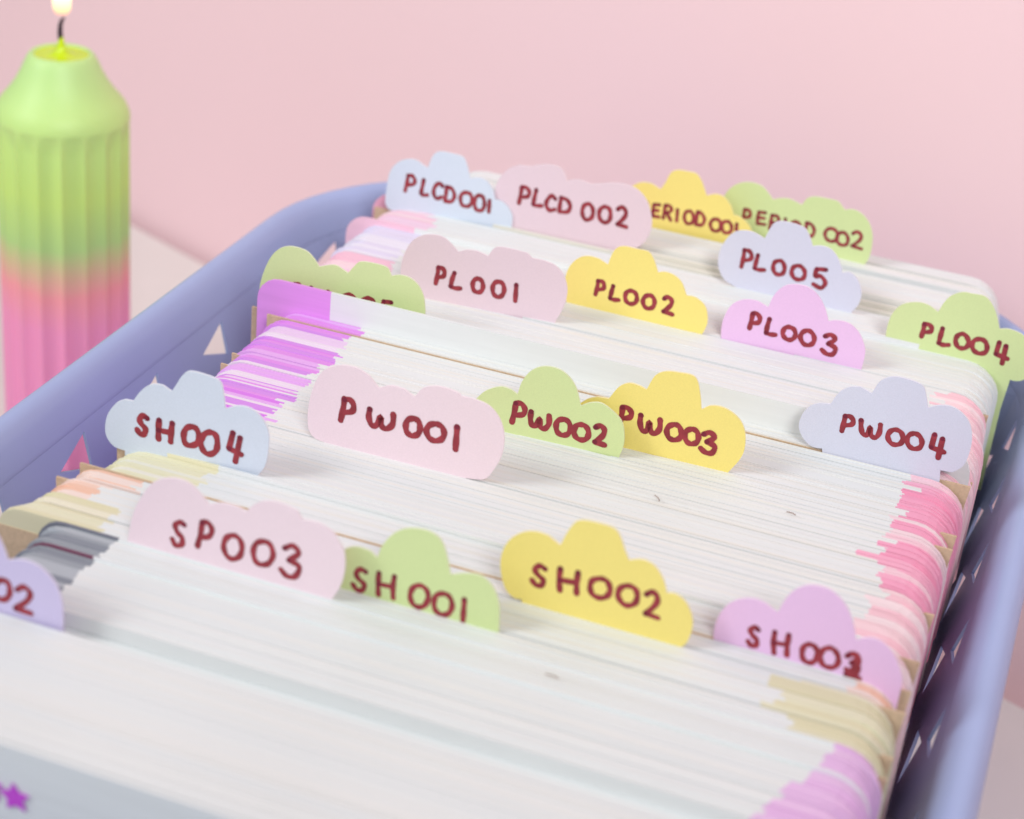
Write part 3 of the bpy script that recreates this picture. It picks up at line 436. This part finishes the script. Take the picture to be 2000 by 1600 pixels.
for (txt, colour, mx, my, ang, segs, gl, sw, label) in TABS:
    sw *= 1.22
    t = empty('index_divider', (mx, my, SB), ang); tag(t, label, 'divider', 'cloud shaped index dividers')
    ol = []
    for s in segs: ol += spline(s, 5)
    cl = []
    for p in ol:
        if not cl or math.hypot(p[0]-cl[-1][0], p[1]-cl[-1][1]) > .00012: cl.append(p)
    if math.hypot(cl[0][0]-cl[-1][0], cl[0][1]-cl[-1][1]) < .00012: cl.pop()
    # stem runs down into the box from the two ends of the outline
    (xa, za), (xb, zb) = cl[0], cl[-1]
    zl = -.030
    cl = cl + [(xb, zl), (xa, zl)]
    cl = [(x, z-SB) for x, z in cl]
    n = len(cl); vs = [(x, -TT/2, z) for x, z in cl]+[(x, TT/2, z) for x, z in cl]
    fs = [tuple(range(n)), tuple(reversed(range(n, 2*n)))]+[(k, n+k, n+(k+1) % n, (k+1) % n) for k in range(n)]
    me = mesh('cloud_label', vs, fs, [card[colour], card_edge[colour]], [0, 0]+[1]*n)
    lab = obj('cloud_label', me, t, (0, 0, 0))
    vs, fs, ix = [], [], []; yy = -TT/2-.00004
    for ch, c0, vx, vy in gl:
        g = GLYPH[ch]; closed = g[0] == 'c'
        for st in (g[1:] if closed else g):
            pts = [(c0[0]+(x-.5+random.uniform(-.02, .02))*vx[0]*1.05+(y-.5)*vy[0]*1.04, c0[1]-SB+(x-.5)*vx[1]*1.05+(y-.5+random.uniform(-.015, .015))*vy[1]*1.04) for x, y in st]
            pts = spline(pts, 5, closed)
            yy -= .000004; ribbon(vs, fs, pts, sw, yy, closed)
            if not closed:
                # the pen rests at the start of a stroke: a darker dot
                bb = len(vs); yd = yy-.000002
                vs.append((pts[0][0], yd, pts[0][1]))
                for k in range(10):
                    a = 2*math.pi*k/10; vs.append((pts[0][0]+math.cos(a)*sw*.46, yd, pts[0][1]+math.sin(a)*sw*.46))
                f0 = len(fs)
                for k in range(10): fs.append((bb, bb+1+k, bb+1+(k+1) % 10))
                ix += [0]*(f0-len(ix))+[1]*10
    ix += [0]*(len(fs)-len(ix))
    obj('handwriting', mesh('handwriting', vs, fs, [ink, ink_dark], ix), lab)
    # brown card behind the label, square corners, as wide as the box
    kx0, kx1, kz = KR.get(txt, (.002, .1515, -.0012))
    vs = []; 
    for yk in (TT/2+.00008, TT/2+.00058):
        for x, z in ((kx0-mx, 0), (kx1-mx-.009, 0), (kx1-mx, kz-SB), (kx0-mx, kz-SB)): vs.append((x, yk, z))
    bc = obj('backing_card', mesh('backing_card', vs, [(0, 1, 2, 3), (7, 6, 5, 4), (0, 4, 5, 1), (1, 5, 6, 2), (2, 6, 7, 3), (3, 7, 4, 0)], kraft), t)
    bc.rotation_euler.z = -ang

# ------------------------------------------------------------------ star sticker and fibres
def star(px, pz, r, y):
    vs = []; n = 10
    for yk in (y-.00006, y-.00026):
        for k in range(n):
            a = R(90+36*k); rr = r if k % 2 == 0 else r*.52
            vs.append((px+rr*math.cos(a), yk, pz+rr*math.sin(a)))
    fs = [tuple(reversed(range(n))), tuple(range(n, 2*n))]+[(k, (k+1) % n, n+(k+1) % n, n+k) for k in range(n)]
    return mesh('star', vs, fs, star_m)
for (sx, sz, r, lb) in STARS:
    me = star(0, 0, r, 0); o = obj('star_sticker', me, None, (sx, FY, sz)); o.rotation_euler.y = R(-6)
    tag(o, lb, 'sticker')
for (x, y, z, L, a, lb) in FIBRES:
    vs = []; fs = []
    for k in range(5):
        t_ = k/4; cx = (t_-.5)*L; cy = .00025*math.sin(t_*3)
        for q_ in range(4): aa = math.pi/2*q_; vs.append((cx, cy+.00009*math.cos(aa), .00009*math.sin(aa)))
    for k in range(4):
        for q_ in range(4): fs.append((k*4+q_, k*4+(q_+1) % 4, (k+1)*4+(q_+1) % 4, (k+1)*4+q_))
    o = obj('paper_fibre', mesh('paper_fibre', vs, fs, fibre_m), None, (x, y, z), a); tag(o, lb, 'fibre')

# ------------------------------------------------------------------ candle
CX, CY, CZ = -0.10567, 0.25784, 0.01016
CR = 0.01796; CH = CZ-TZ
candle = empty('pillar_candle', (CX, CY, TZ)); tag(candle, 'lit ribbed pillar candle, lime green top fading to pink, standing beside the basket', 'candle')
wax = bpy.data.materials.new('two_tone_wax'); wax.use_nodes = True; nt = wax.node_tree; b = nt.nodes['Principled BSDF']
b.inputs['Roughness'].default_value = .48; b.inputs['Subsurface Weight'].default_value = .18; b.inputs['Subsurface Scale'].default_value = .005
b.inputs['Subsurface Radius'].default_value = (1, .7, .4)
tc = nt.nodes.new('ShaderNodeTexCoord'); sp = nt.nodes.new('ShaderNodeSeparateXYZ'); nt.links.new(tc.outputs['Object'], sp.inputs[0])
nz = nt.nodes.new('ShaderNodeTexNoise'); nz.inputs['Scale'].default_value = 60; nt.links.new(tc.outputs['Object'], nz.inputs[0])
ma = nt.nodes.new('ShaderNodeMath'); ma.operation = 'MULTIPLY_ADD'; ma.inputs[1].default_value = .006; nt.links.new(nz.outputs['Fac'], ma.inputs[0]); nt.links.new(sp.outputs['Z'], ma.inputs[2])
mr = nt.nodes.new('ShaderNodeMapRange'); mr.inputs[1].default_value = 0; mr.inputs[2].default_value = CH; nt.links.new(ma.outputs[0], mr.inputs[0])
cr = nt.nodes.new('ShaderNodeValToRGB'); nt.links.new(mr.outputs[0], cr.inputs[0]); nt.links.new(cr.outputs[0], b.inputs['Base Color'])
e = cr.color_ramp.elements; e[0].position = 0; e[0].color = (*lin((240, 148, 196)), 1); e[1].position = 1; e[1].color = (*lin((196, 232, 150)), 1)
for p, c in ((0.3971, (242, 150, 192)), (0.4945, (244, 156, 164)), (0.6049, (180, 212, 134)), (0.7260, (200, 228, 124)), (.86, (202, 233, 138))):
    x = e.new(p); x.color = (*lin(c), 1)
# body: fluted column, smooth shoulder, dished top
rings = []
def fl(a, amt):  # broad hollow flutes with narrow rounded ridges
    return 1-amt*abs(math.sin(a*NF/2))**.75
NF = 18
MM = .001
shoulder = [(17.95, 17.2), (17.75, 16.0), (17.35, 14.9), (16.75, 13.7), (15.8, 12.4), (14.3, 10.7), (12.4, 8.0), (10.9, 5.2), (9.9, 3.0), (9.2, 1.5), (8.7, .7), (8.2, .2), (7.8, 0), (7.3, .35), (6.6, 1.1), (5.5, 1.5), (3.0, 1.7), (1.6, 1.5)]
zs = [0, .002]+[CH*f for f in (.1, .2, .3, .4, .5, .6, .7, .78)]+[CH-.0240, CH-.0228, CH-.0217, CH-.0207, CH-.0198, CH-.0190, CH-.0183, CH-.0177]
for z in zs:
    amt = .078
    d = CH-.0176-z
    if d < .0050: amt *= max(0, d/.0050)**.7
    rings.append((CR*(.985 if z == 0 else 1), z, amt))
rings += [(r*MM*CR/.018, CH-d*MM, 0) for r, d in shoulder]
NA = 432; vs = []; fs = []
for (r, z, amt) in rings:
    for k in range(NA):
        a = 2*math.pi*k/NA; rr = r*fl(a, amt); vs.append((rr*math.cos(a), rr*math.sin(a), z))
for i in range(len(rings)-1):
    for k in range(NA):
        fs.append((i*NA+k, i*NA+(k+1) % NA, (i+1)*NA+(k+1) % NA, (i+1)*NA+k))
fs.append(tuple(reversed(range(NA)))); 
vs.append((0, 0, CH-.0012)); c_ = len(vs)-1; l_ = (len(rings)-1)*NA
fs += [(l_+k, l_+(k+1) % NA, c_) for k in range(NA)]
obj('wax_body', mesh('wax_body', vs, fs, wax, smooth=True), candle)
pool_m = mat('melted_lime_wax', (204, 230, 20), .12, spec=.5)
vs = []; fs = []
ppr = [(.0075, -.00055), (.0068, -.0004), (.0060, -.0005), (.0042, -.00055), (.0026, -.0003), (.0016, .0003), (.0011, .0016), (.0008, .0032), (.0006, .0042)]
for r, z in ppr:
    for k in range(40): a = 2*math.pi*k/40; rr = r*CR/.018*(1+.03*math.sin(3*a)*(r > .005)); vs.append((rr*math.cos(a), rr*math.sin(a), CH+z))
for i in range(len(ppr)-1):
    for k in range(40): fs.append((i*40+k, i*40+(k+1) % 40, (i+1)*40+(k+1) % 40, (i+1)*40+k))
fs.append(tuple(8*40+k for k in range(40)))
obj('melt_pool', mesh('melt_pool', vs, fs, pool_m, smooth=True), candle)
wick_m = mat('charred_wick', (42, 26, 40), .9)
wp_ = [(0, .0030), (-.0003, .0052), (-.0002, .0072), (.0003, .0088), (.0010, .0096)]
vs = []; fs = []
for i, (x, z) in enumerate(wp_):
    rr = .00075-.00008*i
    for k in range(10): a = 2*math.pi*k/10; vs.append((x+rr*math.cos(a), rr*math.sin(a), CH+z))
for i in range(4):
    for k in range(10): fs.append((i*10+k, i*10+(k+1) % 10, (i+1)*10+(k+1) % 10, (i+1)*10+k))
fs.append(tuple(40+k for k in range(10)))
obj('wick', mesh('wick', vs, fs, wick_m, smooth=True), candle)
fm = bpy.data.materials.new('flame_glow'); fm.use_nodes = True; nt = fm.node_tree; nt.nodes.clear()
out = nt.nodes.new('ShaderNodeOutputMaterial'); em = nt.nodes.new('ShaderNodeEmission'); tr = nt.nodes.new('ShaderNodeBsdfTransparent'); mx = nt.nodes.new('ShaderNodeMixShader')
tc = nt.nodes.new('ShaderNodeTexCoord'); sp = nt.nodes.new('ShaderNodeSeparateXYZ'); nt.links.new(tc.outputs['Generated'], sp.inputs[0])
cr = nt.nodes.new('ShaderNodeValToRGB'); e = cr.color_ramp.elements
e[0].position = .0; e[0].color = (1, .42, .16, 1); e[1].position = .42; e[1].color = (1, .95, .80, 1); x = e.new(.16); x.color = (1, .74, .40, 1)
nt.links.new(sp.outputs['Z'], cr.inputs[0]); nt.links.new(cr.outputs[0], em.inputs[0]); em.inputs[1].default_value = 1.9
a2 = nt.nodes.new('ShaderNodeValToRGB'); e = a2.color_ramp.elements; e[0].position = 0; e[0].color = (.0, .0, .0, 1); e[1].position = .13; e[1].color = (1, 1, 1, 1)
nt.links.new(sp.outputs['Z'], a2.inputs[0]); nt.links.new(a2.outputs[0], mx.inputs[0]); nt.links.new(tr.outputs[0], mx.inputs[1]); nt.links.new(em.outputs[0], mx.inputs[2]); nt.links.new(mx.outputs[0], out.inputs[0])
fp = [(.0004, .0100), (.0016, .0106), (.0022, .0118), (.00245, .0140), (.0024, .0165), (.0020, .0195), (.0014, .0230), (.0007, .0262), (.0001, .0285)]
vs = []; fs = []
for r, z in fp:
    for k in range(24): a = 2*math.pi*k/24; vs.append((.0004+r*math.cos(a), r*math.sin(a), CH+z))
for i in range(len(fp)-1):
    for k in range(24): fs.append((i*24+k, i*24+(k+1) % 24, (i+1)*24+(k+1) % 24, (i+1)*24+k))
fs.append(tuple(reversed(range(24)))); fs.append(tuple(8*24+k for k in range(24)))
obj('flame', mesh('flame', vs, fs, fm, smooth=True), candle)
print('sheets', nsheet)
